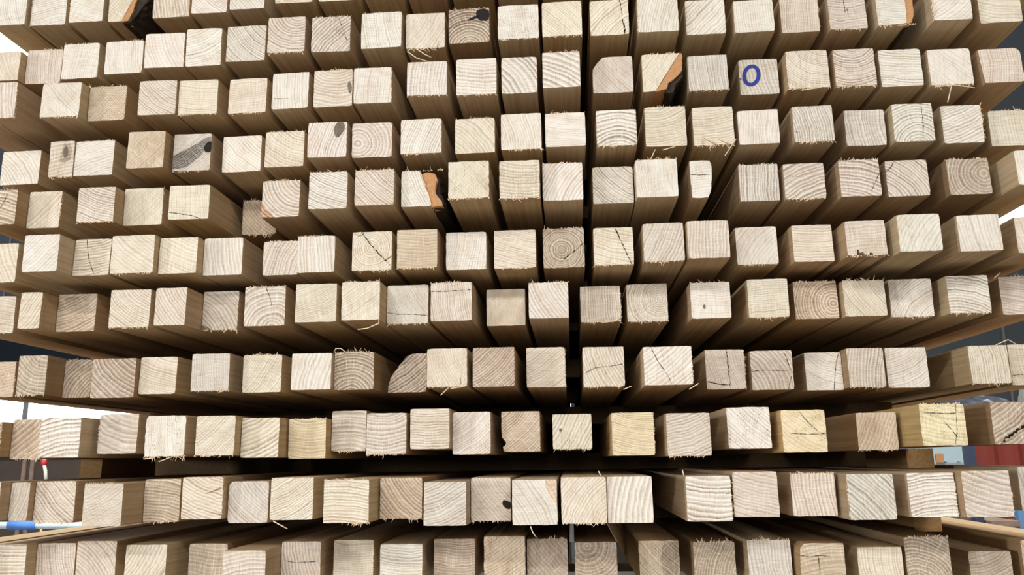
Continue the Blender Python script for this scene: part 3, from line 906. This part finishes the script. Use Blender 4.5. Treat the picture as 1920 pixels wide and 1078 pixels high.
def ribbon(name, lines, mat, parent, w, h, t, width, proud, jit=1.0, closed=False, step=0.0022):
    V, Fc = [], []
    R = RND
    for ln in lines:
        P = [Vector(((u - 0.5) * w, v * h)) for u, v in ln]
        Q = []
        segs = list(zip(P, P[1:] + ([P[0]] if closed else [])))
        if not closed:
            segs = segs[:len(P) - 1]
        for a, c in segs:
            k = max(1, int((c - a).length / step))
            for j in range(k):
                Q.append(a + (c - a) * (j / k))
        if not closed:
            Q.append(P[-1])
        n = len(Q)
        b = len(V)
        for i, q in enumerate(Q):
            d = (Q[(i + 1) % n] - Q[i - 1]) if closed else (Q[min(i + 1, n - 1)] - Q[max(i - 1, 0)])
            d = d.normalized()
            nn = Vector((-d.y, d.x))
            q = q + nn * R.uniform(-0.5, 0.5) * width * jit
            ww = width * (R.choice((0.08, 0.3, 0.5, 0.7)) if jit else 0.5)
            if not closed and i in (0, n - 1):
                ww *= 0.3
            for s in (-1, 1):
                p = q + nn * ww * s
                u, v = p.x / w + 0.5, p.y / h
                V.append((p.x, face_y(u, v, w, h, t) - proud, p.y))
        m_ = n if closed else n - 1
        for i in range(m_):
            j = (i + 1) % n
            Fc.append((b + 2 * i, b + 2 * i + 1, b + 2 * j + 1, b + 2 * j))
    return mesh(name, V, Fc, mat, parent)


def prism(name, poly, mat, parent, w, h, t, y0, length, rough, seg=26):
    """a rough strip (bark) running back along the batten, section in unit coordinates"""
    pts = [p for p, _ in resample(poly, 0.09)]
    n = len(pts)
    R = RND
    V, Fc = [], []
    for k in range(seg + 1):
        f = k / seg
        yy = y0 + length * f ** 2.2
        for p in pts:
            a = 0.35 if k == 0 else 1.0
            V.append(((p.x - 0.5) * w + R.uniform(-rough, rough) * a, yy + face_y(p.x, p.y, w, h, t) + R.uniform(0, rough) * 0.7, p.y * h + R.uniform(-rough, rough) * a))
    for k in range(seg):
        for i in range(n):
            j = (i + 1) % n
            Fc.append((k * n + i, (k + 1) * n + i, (k + 1) * n + j, k * n + j))
    Fc.append(tuple(range(n)))
    return mesh(name, V, Fc, mat, parent)


def fringe(parent, w, h, t, flags):
    """torn fibres along the edges of the cut"""
    V, Fc = [], []
    R = RND
    sides = {'F': ((0, 0), (1, 0), (0, -1)), 'f': ((0, 1), (1, 1), (0, 1)), 'L': ((0, 0), (0, 1), (-1, 0)), 'R': ((1, 0), (1, 1), (1, 0))}
    for s, (a, c, out) in sides.items():
        cnt = flags.count(s)
        if not cnt:
            continue
        runs = [R.uniform(0.1, 0.9) for _ in range(2 + cnt)]
        for _ in range(14 + 16 * cnt):
            f = R.uniform(0.0, 1.0) if R.random() < 0.4 else min(max(R.choice(runs) + R.gauss(0, 0.07), 0), 1)
            u, v = a[0] + (c[0] - a[0]) * f, a[1] + (c[1] - a[1]) * f
            o = Vector(((u - 0.5) * w, face_y(u, v, w, h, t) + R.uniform(-0.0002, 0.002), v * h))
            long = R.random() < 0.1 * cnt
            L = R.uniform(0.0008, 0.0024) if not long else R.uniform(0.003, 0.0065) * (1 + 0.4 * (cnt - 1))
            tang = Vector((c[0] - a[0], 0, c[1] - a[1]))
            if s in 'LR' and L > 0.002:
                L *= 0.5
            d = (Vector((out[0], 0, out[1])) * (R.uniform(0.1, 0.4) if s in 'LR' else R.uniform(0.3, 1.0)) + tang * R.uniform(-0.9, 0.9) + Vector((0, R.uniform(-0.5, 0.5) - (0.5 if s in 'LR' else 0), 0))).normalized()
            rr = R.uniform(0.0003, 0.0007) if not long else R.uniform(0.0003, 0.0006)
            e1 = d.orthogonal().normalized() * rr
            e2 = d.cross(e1).normalized() * rr
            bend = Vector((R.uniform(-1, 1), R.uniform(-1, 0.3), R.uniform(-1, 1))) * L * 0.25
            b = len(V)
            base = o - d * 0.0012
            mid = o + d * L * 0.55 + bend * 0.5
            tip = o + d * L + bend
            for q, sc in ((base, 1.0), (mid, 0.75)):
                for e in (e1, e2 - e1 * 0.5, -e2 - e1 * 0.5):
                    V.append(tuple(q + e * sc))
            V.append(tuple(tip))
            for i in range(3):
                j = (i + 1) % 3
                Fc.append((b + i, b + j, b + 3 + j, b + 3 + i))
                Fc.append((b + 3 + i, b + 3 + j, b + 6))
    if V:
        o = mesh('splinter_fringe', V, Fc, M_SPL, parent)
        o['kind'] = 'stuff'


def batten(k, i, b):
    w, h = b['X1'] - b['X0'], b['Z1'] - b['Z0']
    R = RND
    t = (R.uniform(-0.025, 0.025), R.uniform(-0.03, 0.03))
    poly = OUTLINE.get((k, i), RECT)
    rough = 0.0007 if 's' in b['flags'] or (k, i) in ((2, 1), (8, 0)) else 0.00035
    sc_poly = [(p[0] * w, p[1] * h) for p in poly]
    pts = resample(sc_poly, 0.0055)
    n = len(pts)
    ctr = Vector((w / 2, h / 2))
    rings = []
    for ri, yy in enumerate((0.0, 0.0035, LEN)):
        ring = []
        for p, corner in pts:
            q = p
            if ri == 0:
                d = (ctr - p).normalized()
                q = p + d * ((R.uniform(0.0004, 0.0012) if corner else R.uniform(-0.4, 1.0) * rough) + 0.0002)
                y = face_y(p.x / w, p.y / h, w, h, t) + R.uniform(0, 0.0003)
            elif ri == 1:
                d = (ctr - p).normalized()
                q = p + d * (R.uniform(-0.5, 0.5) * rough * 0.6 + (0.0004 if corner else 0))
                y = yy + face_y(p.x / w, p.y / h, w, h, t)
            else:
                y = yy
            ring.append((q.x - w / 2, y, q.y))
        rings.append(ring)
    V = rings[0] + rings[1] + rings[2]
    Fc = [tuple(range(n))]
    mi = [0]
    for a in (0, 1):
        for j in range(n):
            jj = (j + 1) % n
            Fc.append((a * n + j, (a + 1) * n + j, (a + 1) * n + jj, a * n + jj))
            mi.append(1)
    Fc.append(tuple(range(2 * n, 3 * n))[::-1])
    mi.append(0)
    o = mesh('timber_batten', V, Fc, [M_END, M_SIDE], None, ((b['X0'] + b['X1']) / 2, b['y'], CAM_H + b['Z0']), mi)
    tn = TONES[b['tone']]
    f = 1 + R.uniform(-0.05, 0.05)
    tone = [min(0.9, c * f * (1 + R.uniform(-0.015, 0.015))) for c in tn]
    pith = [b['pith'][0] * WN, HN / 2 + b['pith'][1] * HN, R.uniform(1, 90)]
    grain = [1.4 * b['rings'] / WN, b['stren'], 1.0 if R.random() < 0.5 else 0.0]
    set_wood(o, tone, pith, grain, 0.8 if 's' in b['flags'] else 0.12)
    key = (k, i)
    desc = SPECIAL.get(key) or '%s timber batten with %s' % (TONEWORD[b['tone']], orient_word(*b['pith']))
    tag(o, '%s, %s from left in %s' % (desc, ORD[i + 1], LAYER[k]), 'timber', 'square timber battens in the stack')
    if key in ZONES:
        zp, zt = ZONES[key]
        z = plate('stain_or_shade_zone', zp, M_END, o, w, h, t, 0.00025, 0.02)
        set_wood(z, list(zt), pith, grain)
        z['label'] = 'darker patch on the end grain'
    for c, rr, tilt, mt in KNOTS.get(key, []):
        pl = []
        for a in range(14):
            an = 2 * math.pi * a / 14
            ux, uy = rr[0] * math.cos(an) * R.uniform(0.85, 1.1), rr[1] * math.sin(an) * R.uniform(0.85, 1.1)
            pl.append((c[0] + ux * math.cos(tilt) - uy * math.sin(tilt), c[1] + ux * math.sin(tilt) + uy * math.cos(tilt)))
        kn = plate('knot', pl, M_KNOT if mt == 'k' else M_KNOTG, o, w, h, t, 0.0006)
        kn['label'] = 'dark knot in the end grain'
    if key in CRACKS:
        for ln in CRACKS[key]:
            ribbon('crack', [ln], M_CRACK, o, w, h, t, WIDE.get(key, 0.6) * 0.001, 0.0004)
    if key == (0, 3):
        p = prism('bark', [(0.36, 0.0), (0.55, 0.0), (0.85, 0.45), (1.04, 0.85), (1.04, 0.95), (0.74, 0.97), (0.63, 0.7), (0.43, 0.2)], M_BARK, o, w, h, t, 0.003, 1.6, 0.0016)
        p['label'] = 'rough dark bark'
        p = prism('inner_bark', [(0.34, 0.0), (0.5, 0.02), (0.62, 0.3), (0.66, 0.55), (0.82, 0.95), (0.72, 0.98), (0.6, 0.68), (0.4, 0.2)], M_INBARK, o, w, h, t, 0.0005, 1.2, 0.0007)
    if key == (1, 20):
        p = prism('inner_bark', [(0.78, 0.03), (0.9, 0.06), (0.98, 0.3), (1.0, 0.7), (0.98, 1.0), (0.79, 1.0), (0.81, 0.5)], M_INBARK, o, w, h, t, 0.0008, 0.03, 0.0006)
        p = prism('bark', [(0.76, 0.0), (0.9, 0.03), (1.0, 0.3), (1.02, 0.7), (1.0, 0.98), (0.79, 0.98), (0.8, 0.5)], M_BARK, o, w, h, t, 0.012, 1.5, 0.0012)
        p['label'] = 'rough dark bark'
    if key == (2, 15):
        p = prism('inner_bark', [(0.3, 0.02), (0.58, 0.08), (0.62, 0.22), (0.84, 0.38), (0.98, 0.55), (1.0, 0.98), (0.93, 0.99), (0.72, 0.65), (0.52, 0.34)], M_INBARK, o, w, h, t, 0.0006, 1.2, 0.0008)
        p = prism('bark', [(0.56, 0.02), (0.74, 0.0), (0.82, 0.2), (0.98, 0.4), (1.02, 0.8), (0.97, 0.8), (0.82, 0.4), (0.62, 0.22)], M_BARK, o, w, h, t, 0.004, 1.3, 0.0014)
        p['label'] = 'rough dark bark'
    if key == (4, 9):
        p = prism('inner_bark', [(0.74, 0.0), (0.98, 0.02), (0.96, 0.14), (0.82, 0.34), (0.8, 0.5), (0.86, 0.72), (0.8, 0.9), (0.62, 0.95), (0.5, 0.9), (0.52, 0.8), (0.62, 0.5), (0.7, 0.2)], M_INBARK, o, w, h, t, 0.0015, 0.02, 0.0009)
        p = prism('bark', [(0.74, 0.0), (0.96, 0.02), (1.02, 0.2), (0.9, 0.4), (0.9, 0.8), (0.8, 0.92), (0.5, 0.97), (0.5, 0.85), (0.62, 0.5), (0.7, 0.2)], M_BARK, o, w, h, t, 0.01, 1.4, 0.0014)
        p['label'] = 'rough dark bark'
    if key == (2, 17):
        el = []
        for a in range(28):
            an = 2 * math.pi * a / 28
            ux, uy = 0.185 * math.cos(an), 0.26 * math.sin(an)
            el.append((0.31 + ux + uy * 0.12, 0.545 + uy))
        r_ = ribbon('ink_mark', [el], M_INK, o, w, h, t, 0.0048, 0.0005, jit=0.0, closed=True, step=0.004)
        r_['label'] = 'blue handwritten zero'
        plate('ink_dot', [(0.015, 0.42), (0.045, 0.42), (0.045, 0.47), (0.015, 0.47)], M_INK, o, w, h, t, 0.0005)
    for ln in SLIVERS.get(key, []):
        pp = [((u - 0.5) * w, face_y(u, v, w, h, t) - 0.0008 - 0.0012 * (j % 2), v * h) for j, (u, v) in enumerate(ln)]
        tube('splinter', pp, 0.0007, M_SPL, o, seg=5)
    fl = b['flags']
    if not any(c in fl for c in 'FfLR') and R.random() < 0.5 and k not in (0, 10):
        fl += R.choice('FfF')
    fringe(o, w, h, t, fl)
    b['obj'] = o
    return o


for k, row in enumerate(ROWS):
    for i, b in enumerate(row):
        batten(k, i, b)

# ------------------------------------------------------------------ spacer sticks between the layers
def stick(name, x0, x1, y0, y1, za, zb, label, group, tone):
    """a square stick lying across (or along) the layer; za and zb are its bottom and top heights at its two ends"""
    V, Fc = [], []
    ch = 0.0008
    cx, cy, z00 = (x0 + x1) / 2, (y0 + y1) / 2, (za[0] + zb[0]) / 2
    for x, (z0, z1) in ((x0, za), (x1, zb)):
        for z, y in [(z0 + ch, y0), (z0, y0 + ch), (z0, y1 - ch), (z0 + ch, y1), (z1 - ch, y1), (z1, y1 - ch), (z1, y0 + ch), (z1 - ch, y0)]:
            V.append((x - cx, y - cy, z - z00))
    n = 8
    for i in range(n):
        j = (i + 1) % n
        Fc.append((i, j, n + j, n + i))
    Fc.append(tuple(range(n))[::-1])
    Fc.append(tuple(range(n, 2 * n)))
    o = mesh(name, V, Fc, M_SIDE, None, (cx, cy, CAM_H + z00))
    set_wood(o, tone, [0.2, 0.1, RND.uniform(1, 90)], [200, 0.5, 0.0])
    tag(o, label, 'timber', group)
    return o


LN = ['topmost', 'second', 'third', 'fourth', 'fifth', 'sixth', 'seventh', 'eighth', 'ninth', 'tenth', 'bottom']
def linfit(P):
    n = len(P)
    mx, mz = sum(p[0] for p in P) / n, sum(p[1] for p in P) / n
    s = sum((p[0] - mx) * (p[1] - mz) for p in P) / max(1e-9, sum((p[0] - mx) ** 2 for p in P))
    return lambda x: mz + s * (x - mx)


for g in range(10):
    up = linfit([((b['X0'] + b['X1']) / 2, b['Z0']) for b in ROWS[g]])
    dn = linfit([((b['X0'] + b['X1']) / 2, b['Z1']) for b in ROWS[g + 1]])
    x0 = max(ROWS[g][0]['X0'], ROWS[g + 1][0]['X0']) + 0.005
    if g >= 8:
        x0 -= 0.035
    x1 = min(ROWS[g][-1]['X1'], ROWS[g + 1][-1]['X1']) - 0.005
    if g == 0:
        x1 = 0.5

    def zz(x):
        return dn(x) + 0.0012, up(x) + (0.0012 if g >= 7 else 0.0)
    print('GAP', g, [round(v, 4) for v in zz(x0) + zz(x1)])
    for q, (yy, wh) in enumerate(((1.45, 'near'), (2.1, 'added middle'), (2.85, 'far'))):  # middle stick added to stop light passing through the stack
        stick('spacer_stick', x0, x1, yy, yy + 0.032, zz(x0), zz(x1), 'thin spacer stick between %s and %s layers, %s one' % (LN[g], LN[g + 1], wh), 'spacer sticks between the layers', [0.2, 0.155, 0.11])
    if g >= 8:
        for sx, (pa, pb) in (('left', (150, 190)), ('right', (1703, 1754))):
            if g == 9 and sx == 'left':
                continue
            yy = 1.19
            xa, xb = ray(pa, 885)[0] * yy, ray(pb, 885)[0] * yy
            stick('spacer_block', xa, xb, yy, yy + 0.16, zz(xa), zz(xb), 'short wooden spacer block under %s layer at stack\'s %s end' % (LN[g], sx), 'short spacer blocks', [0.62, 0.46, 0.28])

topz = max(b['Z1'] for b in ROWS[0]) + CAM_H
ps = boxes('light_block_sheet', [(-0.74, 0.7, -1.05, 1.05, 0, 0.018)], M_BOARDP, None, (0, 2.08, topz))  # unseen sheet added to keep light from entering the stack from above
tag(ps, 'added plywood sheet blocking light above the topmost layer of battens', 'board')

# ------------------------------------------------------------------ trolley carrying the stack (below the picture)
zb = min(b['Z0'] for b in ROWS[10]) + CAM_H
tr = empty('timber_trolley', (-0.08, 2.1, 0))
for yy in (-0.75, 0.75):
    boxes('cross_beam', [(-0.85, 0.85, yy - 0.05, yy + 0.05, zb - 0.1, zb)], M_STEEL, tr)
for xx in (-0.7, 0.7):
    boxes('side_rail', [(xx - 0.04, xx + 0.04, -0.95, 0.95, zb - 0.18, zb - 0.1)], M_STEEL, tr)
    for yy in (-0.75, 0.75):
        boxes('leg', [(xx - 0.04, xx + 0.04, yy - 0.04, yy + 0.04, 0.0, zb - 0.18)], M_STEEL, tr)
tag(tr, 'steel trolley frame carrying the whole batten stack', 'trolley')

# ------------------------------------------------------------------ things seen through the gaps
M_LBLUE = plain('light_blue_enamel', (0.42, 0.56, 0.62), 0.5, 0.4, 8, 0.08)
M_RED = plain('red_container_paint', (0.36, 0.07, 0.055), 0.55, 0.3, 6, 0.2)
M_BLUE = plain('blue_rack_paint', (0.10, 0.22, 0.42), 0.5, 0.4, 8, 0.15)
M_NAVY = plain('navy_post_paint', (0.03, 0.04, 0.08), 0.5, 0.4, 8, 0.15)
M_BOARD = plain('weathered_boards', (0.20, 0.15, 0.12), 0.9, 0.1, 25, 0.5)
M_FILM = plain('grey_plastic_film', (0.22, 0.25, 0.33), 0.25, 0.6, 14, 0.6)
M_WHITE = plain('white_sack', (0.75, 0.76, 0.72), 0.7, 0.2, 10, 0.1)
M_BROWNC = plain('dark_brown_cabinet', (0.055, 0.042, 0.036), 0.7, 0.2, 8, 0.2)
M_PIPE = plain('pale_blue_pipe', (0.45, 0.56, 0.64), 0.4, 0.4, 10, 0.1)
M_SLEEVE = plain('blue_foam_sleeve', (0.08, 0.20, 0.55), 0.7, 0.2, 20, 0.15)
M_YEL = plain('yellow_cable', (0.75, 0.55, 0.10), 0.5, 0.3)
M_CABW = plain('white_cable', (0.75, 0.75, 0.7), 0.5, 0.3)
M_PLUGR = plain('red_plug', (0.55, 0.04, 0.06), 0.5, 0.3)


def at(px, py, y):
    sx, sz = ray(px, py)
    return sx * y, CAM_H + sz * y


# light blue steel cabinet
y = 5.2
xa, xb = at(1722, 865, y)[0], at(1817, 865, y)[0]
e = empty('steel_cabinet', ((xa + xb) / 2, y + 0.25, 0))
hw = (xb - xa) / 2
boxes('body', [(-hw, hw, -0.23, 0.25, 0.06, 1.35)], M_LBLUE, e)
boxes('plinth', [(-hw + 0.01, hw - 0.01, -0.21, 0.24, 0, 0.06)], M_DARK, e)
for q in range(3):
    z0 = 0.08 + q * 0.42
    d = boxes('drawer', [(-hw + 0.012, hw - 0.012, -0.25, -0.23, z0, z0 + 0.40)], M_LBLUE, e)
    zh = at(1790, 868, y)[1] - 0.02 if q == 2 else z0 + 0.22
    boxes('handle', [(-0.01, hw - 0.05, -0.285, -0.272, zh, zh + 0.02), (0.0, 0.012, -0.275, -0.25, zh, zh + 0.03), (hw - 0.072, hw - 0.06, -0.275, -0.25, zh, zh + 0.03)], M_STEEL, d)
boxes('label_holder', [(-hw + 0.1, -hw + 0.145, -0.236, -0.2295, 1.10, 1.15)], M_INBARK, e).location.y = -0.03
tag(e, 'light blue steel drawer cabinet beyond the right end of the stack', 'cabinet')

# red corrugated container with plastic wrapped heap
y = 6.6
xa = at(1826, 850, y)[0]
e = empty('red_container', (xa + 0.9, y + 0.6, 0))
V, Fc = [], []
nseg = 40
for i in range(nseg + 1):
    x = -0.9 + 1.8 * i / nseg
    d = -0.6 - (0.03 if (i // 2) % 2 else 0.0)
    V += [(x, d, 0.05), (x, d, 1.33)]
for i in range(nseg):
    Fc.append((2 * i, 2 * i + 2, 2 * i + 3, 2 * i + 1))
mesh('corrugated_front', V, Fc, M_RED, e)
boxes('body', [(-0.9, 0.9, -0.58, 0.6, 0, 1.33)], M_RED, e)
boxes('top_rail', [(-0.92, 0.92, -0.66, 0.62, 1.33, 1.38)], M_RED, e)
tag(e, 'red corrugated metal container beyond the right end of the stack', 'container')


def heap(name, loc, sx, sy, sz, mat, seed, label, cat):
    R = random.Random(seed)
    bm = bmesh.new()
    bmesh.ops.create_icosphere(bm, subdivisions=4, radius=1.0)
    ph = [(R.uniform(2, 8), R.uniform(2, 8), R.uniform(2, 8), R.uniform(0, 6)) for _ in range(6)]
    for v in bm.verts:
        c = v.co.copy()
        f = 1 + sum(0.05 * math.sin(a * c.x + b * c.y + d * c.z + p) for a, b, d, p in ph) + R.uniform(-0.02, 0.02)
        z = max(c.z, -0.15) + 0.15
        v.co = Vector((c.x * f * sx, c.y * f * sy, z * f * sz))
    me = bpy.data.meshes.new(name)
    bm.to_mesh(me)
    bm.free()
    me.materials.append(mat)
    o = bpy.data.objects.new(name, me)
    COL.objects.link(o)
    o.location = loc
    return tag(o, label, cat)


heap('plastic_film_heap', (xa + 0.2, y + 0.35, 1.38), 0.34, 0.3, 0.2, M_FILM, 3, 'crumpled grey blue plastic film lying on the red container', 'plastic film')
heap('white_sack', (xa + 0.85, y + 0.4, 1.38), 0.2, 0.3, 0.34, M_WHITE, 5, 'white sack standing on the red container', 'sack')

# blue rack with weathered boards
y = 3.55
e = empty('blue_rack', (at(1870, 950, y)[0], y + 0.3, 0))
ex = e.location.x
p1, p2 = at(1833, 940, y)[0] - ex, at(1914, 940, y)[0] - ex
for p, mt in ((p1, M_NAVY), (p2, M_BLUE)):
    for yy in (-0.3, 0.5):
        boxes('post', [(p - 0.017, p + 0.017, yy, yy + 0.04, 0, 1.19 if mt is M_NAVY else 1.05)], mt, e)
for zz in (0.3,):
    for yy in (-0.3, 0.5):
        boxes('shelf_beam', [(p1, p2, yy, yy + 0.03, zz - 0.04, zz)], M_BLUE, e)
tag(e, 'blue steel rack holding weathered boards beyond the stack', 'rack')
R = random.Random(4)
for q in range(18):
    z = 0.30 + q * 0.033
    xx = ex + p1 + 0.024
    board = boxes('weathered_board', [(0, p2 - p1 - 0.048 - R.uniform(0, 0.012), 0, 1.0, 0, 0.022)], M_BOARD, None, (xx, y + R.uniform(-0.06, 0.02), z))
    tag(board, 'thin weathered board in the blue rack, %s from the top' % ORD[18 - q], 'board', 'weathered boards in the blue rack')
    V = None

# dark cabinet, cable, pipe on the other side
y = 5.4
xa, xb = at(-60, 885, y)[0], at(200, 885, y)[0]
e = empty('dark_cabinet', ((xa + xb) / 2, y + 0.3, 0))
hw = (xb - xa) / 2
boxes('body', [(-hw, hw, -0.28, 0.3, 0.0, 1.22)], M_BROWNC, e)
boxes('top_board', [(-hw - 0.02, hw + 0.02, -0.31, 0.32, 1.22, 1.25)], M_BROWNC, e)
for q in (42, 57):
    xx = at(q, 885, y)[0] - e.location.x
    boxes('door_strip', [(xx - 0.013, xx + 0.013, -0.292, -0.28, 0.02, 1.2)], M_BOARD, e)
tag(e, 'dark brown cabinet beyond the left end of the stack', 'cabinet')
y = 5.0
e = empty('hanging_cable', (at(85, 875, y)[0], y, 0))
z1 = at(85, 868, y)[1]
tube('cable_top', [(-0.01, 0, z1 + 0.3), (-0.012, 0, z1), (0.004, 0, z1 - 0.05), (0.012, 0, z1 - 0.1)], 0.011, M_CABW, e)
tube('cable_tail', [(0.012, 0, z1 - 0.1), (0.013, 0, z1 - 0.35), (0.05, 0, 0.02), (0.3, -0.1, 0.012)], 0.008, M_YEL, e)
tube('plug', [(-0.012, 0, z1 + 0.02), (-0.012, 0, z1 - 0.012)], 0.017, M_PLUGR, e)
tag(e, 'white and yellow cable with red plug before the dark cabinet', 'cable')
y = 3.9
xa, za = at(-30, 984, y)
xb, zb_ = at(175, 989, y)
e = empty('pipe_rail', ((xa + xb) / 2, y, 0))
hw = (xb - xa) / 2
tube('pipe', [(-hw - 0.3, 0, za), (hw + 0.3, 0, za - 0.01)], 0.017, M_PIPE, e, seg=14)
s0, s1 = at(17, 985, y)[0] - e.location.x, at(70, 985, y)[0] - e.location.x
tube('sleeve', [(s0, 0, za - 0.003), (s1, 0, za - 0.005)], 0.022, M_SLEEVE, e, seg=14)
for xx in (-hw - 0.25, hw + 0.25):
    tube('leg', [(xx, 0, 0), (xx, 0, za)], 0.016, M_PIPE, e)
tag(e, 'pale blue pipe rail with blue sleeve beyond the stack\'s left end', 'rail')

# packs added to block light behind the stack, a crack of daylight between them
xs = ray(1066.5, 720)[0] * 3.9
for xa, xb, lab in ((-0.66, xs - 0.012, 'tall added pack blocking light behind the stack, left of the crack of light'), (xs + 0.008, 0.66, 'tall added pack blocking light behind the stack, right of the crack of light')):
    e = empty('light_block_pack', ((xa + xb) / 2, 4.2, 0))
    hw = (xb - xa) / 2
    V, Fc = [], []
    nx, nz = 14, 16
    R = random.Random(int(xa * 100))
    for side, yy in ((0, -0.3), (1, 0.3)):
        for j in range(nz + 1):
            for i in range(nx + 1):
                edge = i in (0, nx)
                V.append((-hw + 2 * hw * i / nx, yy + (0 if edge else R.uniform(-0.012, 0.012)), 0.12 + 2.5 * j / nz))
    o_ = (nx + 1) * (nz + 1)
    for j in range(nz):
        for i in range(nx):
            a = j * (nx + 1) + i
            Fc.append((a, a + 1, a + nx + 2, a + nx + 1))
            Fc.append((o_ + a, o_ + a + nx + 1, o_ + a + nx + 2, o_ + a + 1))
        for i, fl in ((0, 1), (nx, 0)):
            a = j * (nx + 1) + i
            q = (a, a + nx + 1, o_ + a + nx + 1, o_ + a)
            Fc.append(q if fl else q[::-1])
    for i in range(nx):
        a = nz * (nx + 1) + i
        Fc.append((a, a + 1, o_ + a + 1, o_ + a))
        Fc.append((i, o_ + i, o_ + i + 1, i + 1))
    mesh('cover', V, Fc, M_ADDCOVER, e)
    for yy in (-0.2, 0.1):
        boxes('bearer', [(-hw + 0.02, hw - 0.02, yy, yy + 0.1, 0, 0.125)], M_BOARD, e)
    tag(e, lab, 'pack')
